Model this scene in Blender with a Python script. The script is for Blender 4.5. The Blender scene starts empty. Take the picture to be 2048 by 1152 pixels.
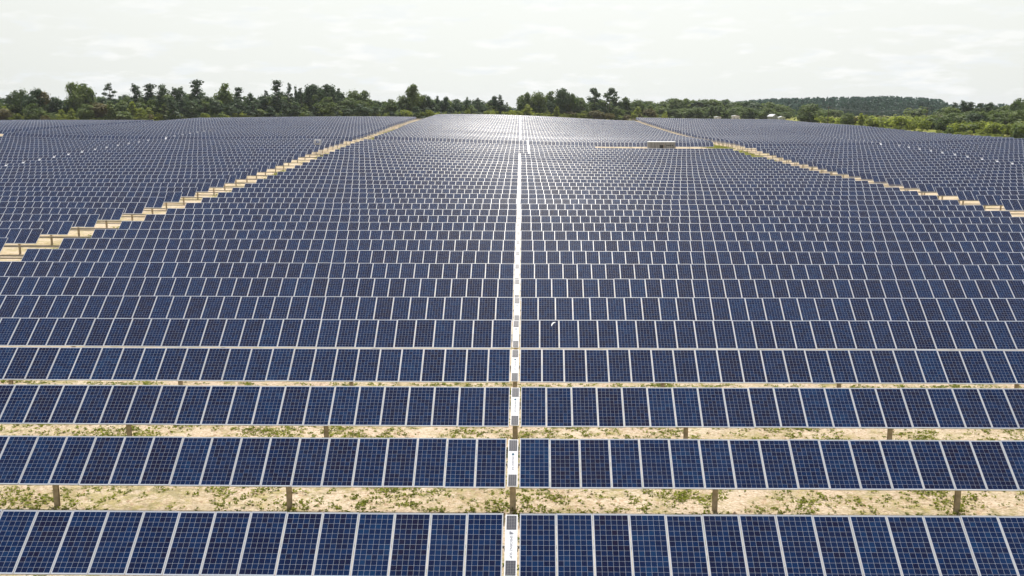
import bpy, bmesh, math, random
import numpy as np
from mathutils import Vector, Matrix, Euler, noise as mnoise

random.seed(7)
rng = np.random.default_rng(7)
S = bpy.context.scene
C = S.collection
R = math.radians

# ------------------------------------------------------------------ camera, sky, sun, exposure
FPX = 2000.0                       # focal length in photo pixels (photo 2048 wide)
PITCH, YAW = R(10.56), R(1.45)
ZCAM = 13.45
cam = bpy.data.cameras.new('camera')
cam.sensor_width = 36.0
cam.lens = 36.0 * FPX / 2048.0
cam.clip_start = 0.5
cam.clip_end = 9000
camo = bpy.data.objects.new('camera', cam)
C.objects.link(camo)
camo.location = (0, 0, ZCAM)
camo.rotation_euler = Euler((R(90) - PITCH, 0, YAW), 'XYZ')
S.camera = camo

SUN_EL, SUN_AZ = 65.0, 1.0         # azimuth to the right of +Y
world = bpy.data.worlds.new('World')
S.world = world
world.use_nodes = True
nt = world.node_tree
nt.nodes.clear()
def N(tree, typ, **kw):
    n = tree.nodes.new(typ)
    for k, v in kw.items():
        if k == 'inp':
            for i, val in v.items():
                n.inputs[i].default_value = val
        else:
            setattr(n, k, v)
    return n
out = N(nt, 'ShaderNodeOutputWorld')
bg = N(nt, 'ShaderNodeBackground', inp={'Strength': 0.10})
sky = N(nt, 'ShaderNodeTexSky', sky_type='NISHITA', sun_disc=False, sun_elevation=R(SUN_EL), sun_rotation=R(SUN_AZ),
        altitude=50, air_density=1.0, dust_density=3.0, ozone_density=1.0)
# thin bright haze over the blue, thickest low down, with faint puffs of cloud near the horizon
tc = N(nt, 'ShaderNodeTexCoord')
sep = N(nt, 'ShaderNodeSeparateXYZ')
nt.links.new(tc.outputs['Generated'], sep.inputs[0])
hz = N(nt, 'ShaderNodeMapRange', inp={'From Min': 0.0, 'From Max': 0.52, 'To Min': 1.0, 'To Max': 0.12})
hz.interpolation_type = 'SMOOTHSTEP'
nt.links.new(sep.outputs['Z'], hz.inputs['Value'])
mixh = N(nt, 'ShaderNodeMixRGB', inp={'Color2': (7.95, 8.17, 7.80, 1)})
nt.links.new(hz.outputs[0], mixh.inputs['Fac'])
nt.links.new(sky.outputs[0], mixh.inputs['Color1'])
# brighter haze around the side of the sky the sun stands in
sunv = Vector((math.sin(R(SUN_AZ)) * math.cos(R(SUN_EL)), math.cos(R(SUN_AZ)) * math.cos(R(SUN_EL)), math.sin(R(SUN_EL))))
dot = N(nt, 'ShaderNodeVectorMath', operation='DOT_PRODUCT', inp={1: tuple(sunv)})
nt.links.new(tc.outputs['Generated'], dot.inputs[0])
au = N(nt, 'ShaderNodeMapRange', inp={'From Min': 0.30, 'From Max': 1.0, 'To Min': 0.82, 'To Max': 2.0})
nt.links.new(dot.outputs['Value'], au.inputs['Value'])
mula = N(nt, 'ShaderNodeVectorMath', operation='SCALE')
nt.links.new(mixh.outputs[0], mula.inputs[0])
nt.links.new(au.outputs[0], mula.inputs['Scale'])
mp = N(nt, 'ShaderNodeMapping', inp={'Scale': (1.0, 1.0, 4.2), 'Location': (0.31, 0.2, 0.0)})
nt.links.new(tc.outputs['Generated'], mp.inputs[0])
cn = N(nt, 'ShaderNodeTexNoise', inp={'Scale': 19.0, 'Detail': 6.0, 'Roughness': 0.55})
nt.links.new(mp.outputs[0], cn.inputs['Vector'])
cr = N(nt, 'ShaderNodeMapRange', inp={'From Min': 0.50, 'From Max': 0.62, 'To Min': 0.0, 'To Max': 1.0})
nt.links.new(cn.outputs['Fac'], cr.inputs['Value'])
ca = N(nt, 'ShaderNodeMapRange', inp={'From Min': 0.0, 'From Max': 0.16, 'To Min': 0.55, 'To Max': 0.10})
nt.links.new(sep.outputs['Z'], ca.inputs['Value'])
cm = N(nt, 'ShaderNodeMath', operation='MULTIPLY')
nt.links.new(cr.outputs[0], cm.inputs[0]); nt.links.new(ca.outputs[0], cm.inputs[1])
cn2 = N(nt, 'ShaderNodeTexNoise', inp={'Scale': 26.0, 'Detail': 4.0})
nt.links.new(mp.outputs[0], cn2.inputs['Vector'])
ccol = N(nt, 'ShaderNodeValToRGB')
ccol.color_ramp.elements[0].position = 0.40; ccol.color_ramp.elements[0].color = (0.82, 0.86, 0.90, 1)
ccol.color_ramp.elements[1].position = 0.58; ccol.color_ramp.elements[1].color = (1, 1, 1, 1)
nt.links.new(cn2.outputs['Fac'], ccol.inputs[0])
cs = N(nt, 'ShaderNodeVectorMath', operation='SCALE', inp={'Scale': 10.2})
nt.links.new(ccol.outputs[0], cs.inputs[0])
mixc = N(nt, 'ShaderNodeMixRGB')
nt.links.new(cm.outputs[0], mixc.inputs['Fac'])
nt.links.new(mula.outputs[0], mixc.inputs['Color1'])
nt.links.new(cs.outputs[0], mixc.inputs['Color2'])
nt.links.new(mixc.outputs[0], bg.inputs['Color'])
nt.links.new(bg.outputs[0], out.inputs[0])

sun = bpy.data.lights.new('sun', 'SUN')
sun.energy = 5.0
sun.angle = R(0.53)
sun.color = (1.0, 0.955, 0.88)
suno = bpy.data.objects.new('sun', sun)
C.objects.link(suno)
suno.location = (0, 200, 400)
suno.rotation_euler = sunv.to_track_quat('Z', 'Y').to_euler()

S.view_settings.view_transform = 'Standard'
S.view_settings.look = 'None'
S.view_settings.exposure = 0.10
S.view_settings.gamma = 1.0
S.view_settings.use_curve_mapping = False
S.render.engine = 'CYCLES'
S.cycles.max_bounces = 6
S.cycles.diffuse_bounces = 3
S.cycles.glossy_bounces = 3
S.cycles.transparent_max_bounces = 6
S.cycles.sample_clamp_indirect = 4.0
S.cycles.use_adaptive_sampling = False
S.cycles.use_denoising = True
S.cycles.denoiser = 'OPENIMAGEDENOISE'
S.cycles.denoising_input_passes = 'RGB_ALBEDO_NORMAL'
S.cycles.denoising_prefilter = 'ACCURATE'

# ------------------------------------------------------------------ from photo pixels to the place
CA, SA = math.cos(YAW), math.sin(YAW)
CP, SP = math.cos(PITCH), math.sin(PITCH)
YH = 576 - FPX * math.tan(PITCH)
def to_world(lat, fwd):
    return lat * CA - fwd * SA, lat * SA + fwd * CA
def cam_coords(x, y):
    return x * CA + y * SA, -x * SA + y * CA
def depth_fwd(Dd, h=11.0):
    return (Dd - h * SP) / CP
def at(px, Dd, h=8.0):
    """ground position standing at photo column px and depth Dd"""
    lat = (px - 1024) * Dd / FPX
    return to_world(lat, depth_fwd(Dd, h))
def z_of(py, Dd):
    return ZCAM - (py - YH) * Dd * CP / FPX

# ------------------------------------------------------------------ terrain
CTRL = []   # lateral, depth, ground height below the camera
def ct(lat, Dd, below):
    x, y = to_world(lat, depth_fwd(Dd)); CTRL.append((x, y, ZCAM - below * 0.983))
for a in [(0, 25, 13.71), (-12, 25, 13.75), (12, 25, 13.63), (0, 44, 13.75), (0, 80, 13.85), (0, 116, 14.0), (0, 150, 13.95), (0, 183, 13.75), (0, 227, 13.07),
          (0, 262, 12.5), (0, 290, 12.4), (0, 394, 10.4), (0, 460, 8.4), (0, 520, 8.5),
          (-41, 60, 13.8), (-41, 80, 13.8), (-41, 98, 13.87), (-41, 116, 14.0), (-41, 145, 13.6), (-41, 168, 13.2), (-41, 202, 12.3), (-41, 220, 11.8),
          (-41, 247, 11.4), (-41, 273, 11.1), (-41, 335, 9.7), (-41, 394, 8.8), (-41, 440, 8.3), (-41, 520, 8.4),
          (55, 60, 13.6), (55, 110, 14.0), (55, 143, 14.1), (55, 165, 14.4), (55, 193, 14.3), (55, 217, 14.0), (55, 262, 12.8), (58, 328, 13.3), (58, 374, 12.7),
          (58, 409, 12.2), (58, 476, 10.9), (70, 500, 10.2), (80, 560, 10.2),
          (120, 150, 13.0), (120, 250, 11.7), (120, 377, 11.4), (110, 490, 11.0), (95, 267, 12.7), (170, 260, 11.2), (170, 400, 11.0), (180, 520, 11.0), (250, 300, 11.0), (260, 450, 11.0),
          (-92, 120, 13.7), (-92, 182, 13.3), (-92, 253, 11.5), (-92, 330, 10.2), (-137, 267, 10.0), (-137, 200, 12.2), (-160, 320, 9.3), (-183, 370, 9.2), (-120, 414, 8.9),
          (-72, 414, 8.4), (-230, 330, 9.2), (-220, 450, 9.4), (-100, 520, 9.0), (0, -20, 13.6), (-120, 20, 13.7), (120, 20, 13.3)]:
    ct(*a)
P = np.array(CTRL)
def tps(d):
    d = np.maximum(d, 1e-6) / 100.0
    return d * d * np.log(d)
n = len(P)
dd = np.hypot(P[:, None, 0] - P[None, :, 0], P[:, None, 1] - P[None, :, 1])
A = np.zeros((n + 3, n + 3))
A[:n, :n] = tps(dd) + np.eye(n) * 0.02
A[:n, n] = 1; A[:n, n + 1] = P[:, 0] / 100; A[:n, n + 2] = P[:, 1] / 100
A[n:, :n] = A[:n, n:].T
W = np.linalg.solve(A, np.concatenate([P[:, 2], np.zeros(3)]))
def ground(x, y):
    x = np.asarray(x, float); y = np.asarray(y, float)
    shp = x.shape
    x = x.ravel(); y = y.ravel()
    cx = np.clip(x, -260, 280); cy = np.clip(y, -30, 560)
    z = np.empty(len(x))
    for i in range(0, len(x), 20000):
        sl = slice(i, i + 20000)
        d = np.hypot(cx[sl, None] - P[None, :, 0], cy[sl, None] - P[None, :, 1])
        z[sl] = tps(d) @ W[:n] + W[n] + W[n + 1] * cx[sl] / 100 + W[n + 2] * cy[sl] / 100
    far = np.clip(np.maximum(np.hypot(x - cx, y - cy) / 320.0, 0), 0, 1)
    far = far * far * (3 - 2 * far)
    return (z * (1 - far) + (1.6 - 0.0078 * np.maximum(np.hypot(x, y) - 750, 0)) * far).reshape(shp)
def gz(x, y):
    return float(ground(np.array([x]), np.array([y]))[0])

# ------------------------------------------------------------------ materials
def mat(name):
    m = bpy.data.materials.new(name); m.use_nodes = True
    t = m.node_tree
    b = t.nodes['Principled BSDF']
    return m, t, b
def simple(name, col, rough=0.6, metal=0.0, var=0.0, scale=8.0, spec=0.5):
    m, t, b = mat(name)
    b.inputs['Roughness'].default_value = rough
    b.inputs['Metallic'].default_value = metal
    b.inputs['Specular IOR Level'].default_value = spec
    if var:
        g = N(t, 'ShaderNodeTexCoord')
        nz = N(t, 'ShaderNodeTexNoise', inp={'Scale': scale, 'Detail': 5.0})
        t.links.new(g.outputs['Object'], nz.inputs['Vector'])
        r = N(t, 'ShaderNodeValToRGB')
        r.color_ramp.elements[0].position = 0.3; r.color_ramp.elements[1].position = 0.7
        r.color_ramp.elements[0].color = tuple(c * (1 - var) for c in col) + (1,)
        r.color_ramp.elements[1].color = tuple(min(1, c * (1 + var)) for c in col) + (1,)
        t.links.new(nz.outputs['Fac'], r.inputs[0])
        t.links.new(r.outputs[0], b.inputs['Base Color'])
    else:
        b.inputs['Base Color'].default_value = tuple(col) + (1,)
    return m

def cell_material():
    m, t, b = mat('solar_cells')
    L = t.links.new
    uv = N(t, 'ShaderNodeUVMap'); uv.uv_map = 'UVMap'
    sx = N(t, 'ShaderNodeSeparateXYZ'); L(uv.outputs[0], sx.inputs[0])
    def M(op, a, b_=None, c_=None, clamp=False):
        nd = N(t, 'ShaderNodeMath', operation=op); nd.use_clamp = clamp
        for i, v in enumerate((a, b_, c_)):
            if v is None: continue
            if isinstance(v, (int, float)): nd.inputs[i].default_value = v
            else: L(v, nd.inputs[i])
        return nd.outputs[0]
    U, V = sx.outputs[0], sx.outputs[1]
    # panel local: one unit per cell, one unit of border on the low side, panels every 8 (u) and 16 (v)
    um = M('SUBTRACT', M('MODULO', U, 8.0), 1.0)
    vm = M('SUBTRACT', M('MODULO', V, 16.0), 1.0)
    def line(v, n, w):
        f = M('FRACT', M('ADD', v, 0.5))
        d = M('ABSOLUTE', M('SUBTRACT', f, 0.5))
        ln = M('LESS_THAN', d, w)
        lo = M('LESS_THAN', v, 0.0); hi = M('GREATER_THAN', v, float(n))
        return M('MAXIMUM', ln, M('MAXIMUM', lo, hi))
    grid = M('MAXIMUM', line(um, 6, 0.0150), line(vm, 12, 0.0130))
    fb = M('ABSOLUTE', M('SUBTRACT', M('FRACT', M('MULTIPLY', um, 4.0)), 0.5))
    bus = M('MULTIPLY', M('LESS_THAN', fb, 0.03), 0.07)
    oi = N(t, 'ShaderNodeObjectInfo')
    rnd = M('MULTIPLY', oi.outputs['Random'], 977.0)
    cid = N(t, 'ShaderNodeCombineXYZ')
    L(M('FLOOR', U), cid.inputs[0]); L(M('FLOOR', V), cid.inputs[1]); L(rnd, cid.inputs[2])
    wc = N(t, 'ShaderNodeTexWhiteNoise', noise_dimensions='3D'); L(cid.outputs[0], wc.inputs[0])
    pid = N(t, 'ShaderNodeCombineXYZ')
    L(M('FLOOR', M('DIVIDE', U, 8.0)), pid.inputs[0]); L(M('FLOOR', M('DIVIDE', V, 16.0)), pid.inputs[1]); L(rnd, pid.inputs[2])
    wp = N(t, 'ShaderNodeTexWhiteNoise', noise_dimensions='3D'); L(pid.outputs[0], wp.inputs[0])
    # colour of the cell: navy to blue, a few purple-brown ones
    mx = M('MULTIPLY_ADD', M('ADD', M('MULTIPLY', wc.outputs['Value'], 0.62), M('MULTIPLY', wp.outputs['Value'], 0.38)), 0.86, 0.07)
    cr = N(t, 'ShaderNodeValToRGB')
    e = cr.color_ramp.elements
    e[0].position = 0.0; e[0].color = (0.0090, 0.0072, 0.0240, 1)
    e[1].position = 1.0; e[1].color = (0.0055, 0.0310, 0.0880, 1)
    for p, c in ((0.22, (0.0055, 0.0080, 0.0310, 1)), (0.5, (0.0040, 0.0125, 0.0490, 1)), (0.78, (0.0040, 0.0190, 0.0680, 1))):
        k = e.new(p); k.color = c
    L(mx, cr.inputs[0])
    m1 = N(t, 'ShaderNodeMixRGB', inp={'Color2': (0.42, 0.46, 0.52, 1)})
    L(bus, m1.inputs[0]); L(cr.outputs[0], m1.inputs['Color1'])
    m2 = N(t, 'ShaderNodeMixRGB', inp={'Color2': (0.39, 0.43, 0.50, 1)})
    L(grid, m2.inputs[0]); L(m1.outputs[0], m2.inputs['Color1'])
    # thin dust on the glass
    geo = N(t, 'ShaderNodeNewGeometry')
    dn = N(t, 'ShaderNodeTexNoise', inp={'Scale': 0.9, 'Detail': 4.0}); L(geo.outputs['Position'], dn.inputs['Vector'])
    df = M('MULTIPLY_ADD', dn.outputs['Fac'], 0.024, -0.008, clamp=True)
    m3 = N(t, 'ShaderNodeMixRGB', inp={'Color2': (0.42, 0.38, 0.32, 1)})
    L(df, m3.inputs[0]); L(m2.outputs[0], m3.inputs['Color1'])
    L(m3.outputs[0], b.inputs['Base Color'])
    b.inputs['Roughness'].default_value = 0.24
    b.inputs['Specular IOR Level'].default_value = 0.033
    return m

def frame_material():
    m, t, b = mat('anodized_aluminium')
    oi = N(t, 'ShaderNodeObjectInfo')
    r = N(t, 'ShaderNodeMapRange', inp={'To Min': 0.45, 'To Max': 0.53}); t.links.new(oi.outputs['Random'], r.inputs['Value'])
    cc = N(t, 'ShaderNodeCombineColor')
    for i in range(3): t.links.new(r.outputs[0], cc.inputs[i])
    t.links.new(cc.outputs[0], b.inputs['Base Color'])
    b.inputs['Metallic'].default_value = 0.15
    b.inputs['Roughness'].default_value = 0.30
    b.inputs['Specular IOR Level'].default_value = 0.4
    return m

M_CELL = cell_material()
M_FRAME = frame_material()
M_BACK = simple('white_backsheet', (0.70, 0.71, 0.72), 0.6)
M_STEEL = simple('weathered_steel', (0.52, 0.43, 0.30), 0.65, 0.25, 0.25, 6.0)
M_TUBE = simple('galvanized_tube', (0.20, 0.175, 0.14), 0.55, 0.4, 0.15, 4.0)
M_WHITE = simple('white_painted_plate', (0.74, 0.75, 0.76), 0.42, 0.0, 0.03, 6.0)
M_PALE = simple('weathered_white_sheet', (0.55, 0.56, 0.55), .6, 0, .1, 1.5)
M_INK = simple('grey_ink', (0.16, 0.17, 0.20), 0.7)
M_TEAL = simple('teal_ink', (0.02, 0.10, 0.16), 0.6)
M_BLACK = simple('black_plastic', (0.02, 0.02, 0.022), 0.5)
M_DARKCELL = None

# ------------------------------------------------------------------ mesh helpers
def mesh_from(name, verts, faces, mats, mi=None, uv=None, smooth=False):
    me = bpy.data.meshes.new(name)
    me.from_pydata([tuple(v) for v in verts], [], [tuple(f) for f in faces])
    for m in mats: me.materials.append(m)
    if mi is not None: me.polygons.foreach_set('material_index', np.array(mi, np.int32))
    if uv is not None:
        l = me.uv_layers.new(name='UVMap')
        l.data.foreach_set('uv', np.array(uv, np.float32).ravel())
    if smooth: me.polygons.foreach_set('use_smooth', np.ones(len(me.polygons), bool))
    me.update()
    return me
def quad_mesh(name, V, Q, mats, mi, UV=None):
    """fast mesh of quads from arrays"""
    me = bpy.data.meshes.new(name)
    nq = len(Q)
    me.vertices.add(len(V)); me.vertices.foreach_set('co', np.asarray(V, np.float32).ravel())
    me.loops.add(nq * 4); me.loops.foreach_set('vertex_index', np.asarray(Q, np.int32).ravel())
    me.polygons.add(nq)
    me.polygons.foreach_set('loop_start', np.arange(0, nq * 4, 4, dtype=np.int32))
    for m in mats: me.materials.append(m)
    me.polygons.foreach_set('material_index', np.asarray(mi, np.int32))
    me.polygons.foreach_set('use_smooth', np.zeros(nq, bool))
    if UV is not None:
        l = me.uv_layers.new(name='UVMap'); l.data.foreach_set('uv', np.asarray(UV, np.float32).ravel())
    me.update(calc_edges=True)
    me.validate()
    return me
def link(name, me, parent=None, loc=(0, 0, 0), rot=(0, 0, 0)):
    o = bpy.data.objects.new(name, me)
    C.objects.link(o)
    o.location = loc; o.rotation_euler = rot
    if parent is not None: o.parent = parent
    return o
def tag(o, label, cat, group=None, kind=None):
    o['label'] = label; o['category'] = cat
    if group: o['group'] = group
    if kind: o['kind'] = kind
    return o
def empty(name, loc):
    o = bpy.data.objects.new(name, None); C.objects.link(o); o.location = loc
    o.empty_display_size = 0.3
    return o
class Parts:
    """collect boxes / tubes into one mesh"""
    def __init__(s): s.v = []; s.f = []; s.m = []
    def box(s, lo, hi, mi=0, M=None):
        b = len(s.v)
        for z in (lo[2], hi[2]):
            for x, y in ((lo[0], lo[1]), (hi[0], lo[1]), (hi[0], hi[1]), (lo[0], hi[1])):
                p = Vector((x, y, z)); s.v.append(M @ p if M else p)
        for f in ((3, 2, 1, 0), (4, 5, 6, 7), (0, 1, 5, 4), (1, 2, 6, 5), (2, 3, 7, 6), (3, 0, 4, 7)):
            s.f.append(tuple(b + i for i in f)); s.m.append(mi)
    def tube(s, a, b, r0, r1, n=8, mi=0, cap=True):
        a = Vector(a); b = Vector(b); q = (b - a).to_track_quat('Z', 'Y')
        k = len(s.v)
        for p, r in ((a, r0), (b, r1)):
            for i in range(n):
                t = 2 * math.pi * i / n
                s.v.append(p + q @ Vector((math.cos(t) * r, math.sin(t) * r, 0)))
        for i in range(n):
            j = (i + 1) % n
            s.f.append((k + i, k + j, k + n + j, k + n + i)); s.m.append(mi)
        if cap:
            s.f.append(tuple(k + n + i for i in range(n))); s.m.append(mi)
            s.f.append(tuple(k + n - 1 - i for i in range(n))); s.m.append(mi)
    def prism(s, pts, y0, y1, mi=0):
        """pts: outline in x,z; extruded along y"""
        k = len(s.v); n = len(pts)
        for y in (y0, y1):
            for x, z in pts: s.v.append(Vector((x, y, z)))
        s.f.append(tuple(k + i for i in range(n))); s.m.append(mi)
        s.f.append(tuple(k + 2 * n - 1 - i for i in range(n))); s.m.append(mi)
        for i in range(n):
            j = (i + 1) % n
            s.f.append((k + j, k + i, k + n + i, k + n + j)); s.m.append(mi)
    def mesh(s, name, mats, smooth=False):
        return mesh_from(name, s.v, s.f, mats, s.m, smooth=smooth)

# ------------------------------------------------------------------ ground
xs = np.unique(np.concatenate([[-5000, -3500, -2400, -1700, -1200, -900, -700, -550, -450, -380], np.arange(-330, 331, 5.0), [380, 450, 550, 700, 900, 1200, 1700, 2400, 3500, 5000]]))
ys = np.unique(np.concatenate([[-800, -400, -200, -100, -60], np.arange(-30, 16, 5.0), np.arange(16, 130, 2.5), np.arange(130, 600, 5.0), [620, 660, 720, 800, 900, 1050, 1300, 1700, 2300, 3200, 4500, 6500]]))
GX, GY = np.meshgrid(xs, ys)
GZ = ground(GX, GY)
nx, ny = len(xs), len(ys)
V = np.stack([GX.ravel(), GY.ravel(), GZ.ravel()], 1)
i0 = (np.arange(ny - 1)[:, None] * nx + np.arange(nx - 1)[None, :]).ravel()
Q = np.stack([i0, i0 + 1, i0 + nx + 1, i0 + nx], 1)
def row_x(y):                      # the controllers' line drifts to the left as the rows recede
    return -0.66 - 0.0164 * (y - 25.38)
me = bpy.data.meshes.new('ground')
me.vertices.add(len(V)); me.vertices.foreach_set('co', V.astype(np.float32).ravel())
me.loops.add(len(Q) * 4); me.loops.foreach_set('vertex_index', Q.astype(np.int32).ravel())
me.polygons.add(len(Q)); me.polygons.foreach_set('loop_start', np.arange(0, len(Q) * 4, 4, dtype=np.int32))
me.polygons.foreach_set('use_smooth', np.ones(len(Q), bool))
me.update(calc_edges=True)
# how grassy each spot is: bare sand inside the solar field, grass and weeds outside it
rx = GX - row_x(GY)
out_r = np.clip((rx - 131) / 6, 0, 1)
out_f = np.clip((GY - (492 + rx * 0.0 + np.clip(rx, -200, 100) * 0.45)) / 8, 0, 1)
out_l = np.clip((-rx - 236) / 6, 0, 1)
gr = np.maximum(np.maximum(out_r, out_f), out_l).ravel()
at_ = me.attributes.new('grassy', 'FLOAT', 'POINT'); at_.data.foreach_set('value', gr.astype(np.float32))
m, t, b = mat('sandy_ground')
L = t.links.new
geo = N(t, 'ShaderNodeNewGeometry')
def noise(scale, detail=5.0, rough=0.55):
    q = N(t, 'ShaderNodeTexNoise', inp={'Scale': scale, 'Detail': detail, 'Roughness': rough}); L(geo.outputs['Position'], q.inputs['Vector']); return q.outputs['Fac']
def ramp(fac, *stops):
    r = N(t, 'ShaderNodeValToRGB'); e = r.color_ramp.elements
    e[0].position, e[0].color = stops[0]; e[1].position, e[1].color = stops[-1]
    for p, c in stops[1:-1]:
        k = e.new(p); k.color = c
    L(fac, r.inputs[0]); return r.outputs[0]
def mix(f, a, c):
    q = N(t, 'ShaderNodeMixRGB'); L(f, q.inputs[0]); L(a, q.inputs[1]); L(c, q.inputs[2]); return q.outputs[0]
sand = ramp(noise(0.35, 6), (0.30, (0.38, 0.265, 0.18, 1)), (0.5, (0.47, 0.365, 0.255, 1)), (0.72, (0.56, 0.47, 0.35, 1)))
grit = ramp(noise(9.0, 6, 0.7), (0.34, (0.20, 0.14, 0.075, 1)), (0.46, (0.48, 0.39, 0.275, 1)), (0.60, (0.70, 0.62, 0.50, 1)))
sand2 = N(t, 'ShaderNodeMixRGB', inp={'Fac': 0.5}); L(sand, sand2.inputs[1]); L(grit, sand2.inputs[2])
weedc = ramp(noise(3.0, 5), (0.35, (0.15, 0.145, 0.04, 1)), (0.65, (0.36, 0.31, 0.12, 1)))
wmask = ramp(noise(0.8, 7, 0.68), (0.47, (0, 0, 0, 1)), (0.60, (0.8, 0.8, 0.8, 1)))
big = ramp(noise(0.11, 4, 0.6), (0.50, (0, 0, 0, 1)), (0.62, (0.7, 0.7, 0.7, 1)))
mm_ = N(t, 'ShaderNodeMath', operation='MAXIMUM'); L(wmask, mm_.inputs[0]); L(big, mm_.inputs[1])
mm2 = N(t, 'ShaderNodeMath', operation='MULTIPLY'); L(mm_.outputs[0], mm2.inputs[0]); L(ramp(noise(2.2, 6, 0.7), (0.42, (.15, .15, .15, 1)), (0.55, (1, 1, 1, 1))), mm2.inputs[1])
sand3 = mix(mm2.outputs[0], sand2.outputs[0], weedc)
grass = ramp(noise(0.05, 6, 0.6), (0.3, (0.11, 0.14, 0.026, 1)), (0.5, (0.20, 0.21, 0.045, 1)), (0.7, (0.28, 0.25, 0.085, 1)))
ga = N(t, 'ShaderNodeAttribute', attribute_name='grassy')
fin = mix(ga.outputs['Fac'], sand3, grass)
L(fin, b.inputs['Base Color'])
b.inputs['Roughness'].default_value = 0.95; b.inputs['Specular IOR Level'].default_value = 0.1
bp = N(t, 'ShaderNodeBump', inp={'Strength': 1.0, 'Distance': 0.16})
L(noise(5.0, 7, 0.65), bp.inputs['Height']); L(bp.outputs[0], b.inputs['Normal'])
me.materials.append(m)
go = link('ground', me); go['kind'] = 'structure'

# ------------------------------------------------------------------ solar panel (module)
PW, PL, PT = 0.992, 1.956, 0.040
FW = 0.022                          # visible width of the frame flange
TILT = R(35.4)
STEP = 1.006
AXIS = 1.60                         # height of the torque tube above ground
LIFT = 0.10                         # module plane above tube axis
def module_template(detail, FW=0.0165):
    """outer frame, recessed glass; returns verts, quads, material idx, uv per loop"""
    x, y = PW / 2, PL / 2
    xi, yi = x - FW, y - FW
    zt, zg = 0.0, -0.004
    V = [(-x, -y, zt), (x, -y, zt), (x, y, zt), (-x, y, zt),
         (-xi, -yi, zt), (xi, -yi, zt), (xi, yi, zt), (-xi, yi, zt),
         (-x, -y, -PT), (x, -y, -PT), (x, y, -PT), (-x, y, -PT)]
    Q = [(0, 1, 5, 4), (1, 2, 6, 5), (2, 3, 7, 6), (3, 0, 4, 7)]
    mi = [1] * 4
    Q += [(0, 8, 9, 1), (1, 9, 10, 2), (2, 10, 11, 3), (3, 11, 8, 0)]; mi += [1] * 4
    Q += [(8, 11, 10, 9)]; mi += [2]
    if detail:
        g = len(V); V += [(-xi, -yi, zg), (xi, -yi, zg), (xi, yi, zg), (-xi, yi, zg)]
        Q += [(4, 5, g + 1, g), (5, 6, g + 2, g + 1), (6, 7, g + 3, g + 2), (7, 4, g, g + 3)]; mi += [1] * 4
        Q += [(g, g + 1, g + 2, g + 3)]; mi += [0]
        # junction box on the back
        j = len(V)
        for z in (-PT, -PT - 0.02):
            V += [(-.06, yi - .14, z), (.06, yi - .14, z), (.06, yi - .04, z), (-.06, yi - .04, z)]
        Q += [(j, j + 1, j + 5, j + 4), (j + 1, j + 2, j + 6, j + 5), (j + 2, j + 3, j + 7, j + 6), (j + 3, j, j + 4, j + 7), (j + 7, j + 6, j + 5, j + 4)]; mi += [3] * 5
    else:
        Q += [(4, 5, 6, 7)]; mi += [0]
    # uv in cells: 6 x 12 cells of 0.1565 centred
    c = 0.1555
    UV = []
    for q, k in zip(Q, mi):
        for v in q:
            vx, vy, _ = V[v]
            UV.append((vx / c + 3 + 1, vy / c + 6 + 1) if k == 0 else (1.5, 1.5))
    return np.array(V), np.array(Q), np.array(mi), np.array(UV)
MV, MQ, MI, MUV = module_template(True)
PANEL = quad_mesh('solar_panel', MV, MQ, [M_CELL, M_FRAME, M_BACK, M_BLACK], MI, MUV)
FV, FQ, FI, FUV = module_template(False, 0.0125)

# steel pile: wide-flange section, 1 unit = 1 m long, top at 0
pp = Parts()
for lo, hi in (((-.085, -.055, -1.85), (.085, -.047, -.04)), ((-.085, .047, -1.85), (.085, .055, -.04)), ((-.006, -.047, -1.85), (.006, .047, -.04))):
    pp.box(lo, hi)
pp.box((-.11, -.06, -.14), (.11, .06, -.03))                        # bearing housing
POST = pp.mesh('post', [M_STEEL])
pp = Parts()
for lo, hi in (((-.10, -.07, -1.85), (.10, -.06, -.1)), ((-.10, .06, -1.85), (.10, .07, -.1)), ((-.007, -.06, -1.85), (.007, .06, -.1))):
    pp.box(lo, hi)
pp.box((-.13, -.10, -.26), (.13, .10, -.05)); pp.tube((-.19, 0, -.05), (.19, 0, -.05), .085, .085, 12)
DRIVE_POST = pp.mesh('drive_post', [M_STEEL])

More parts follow.
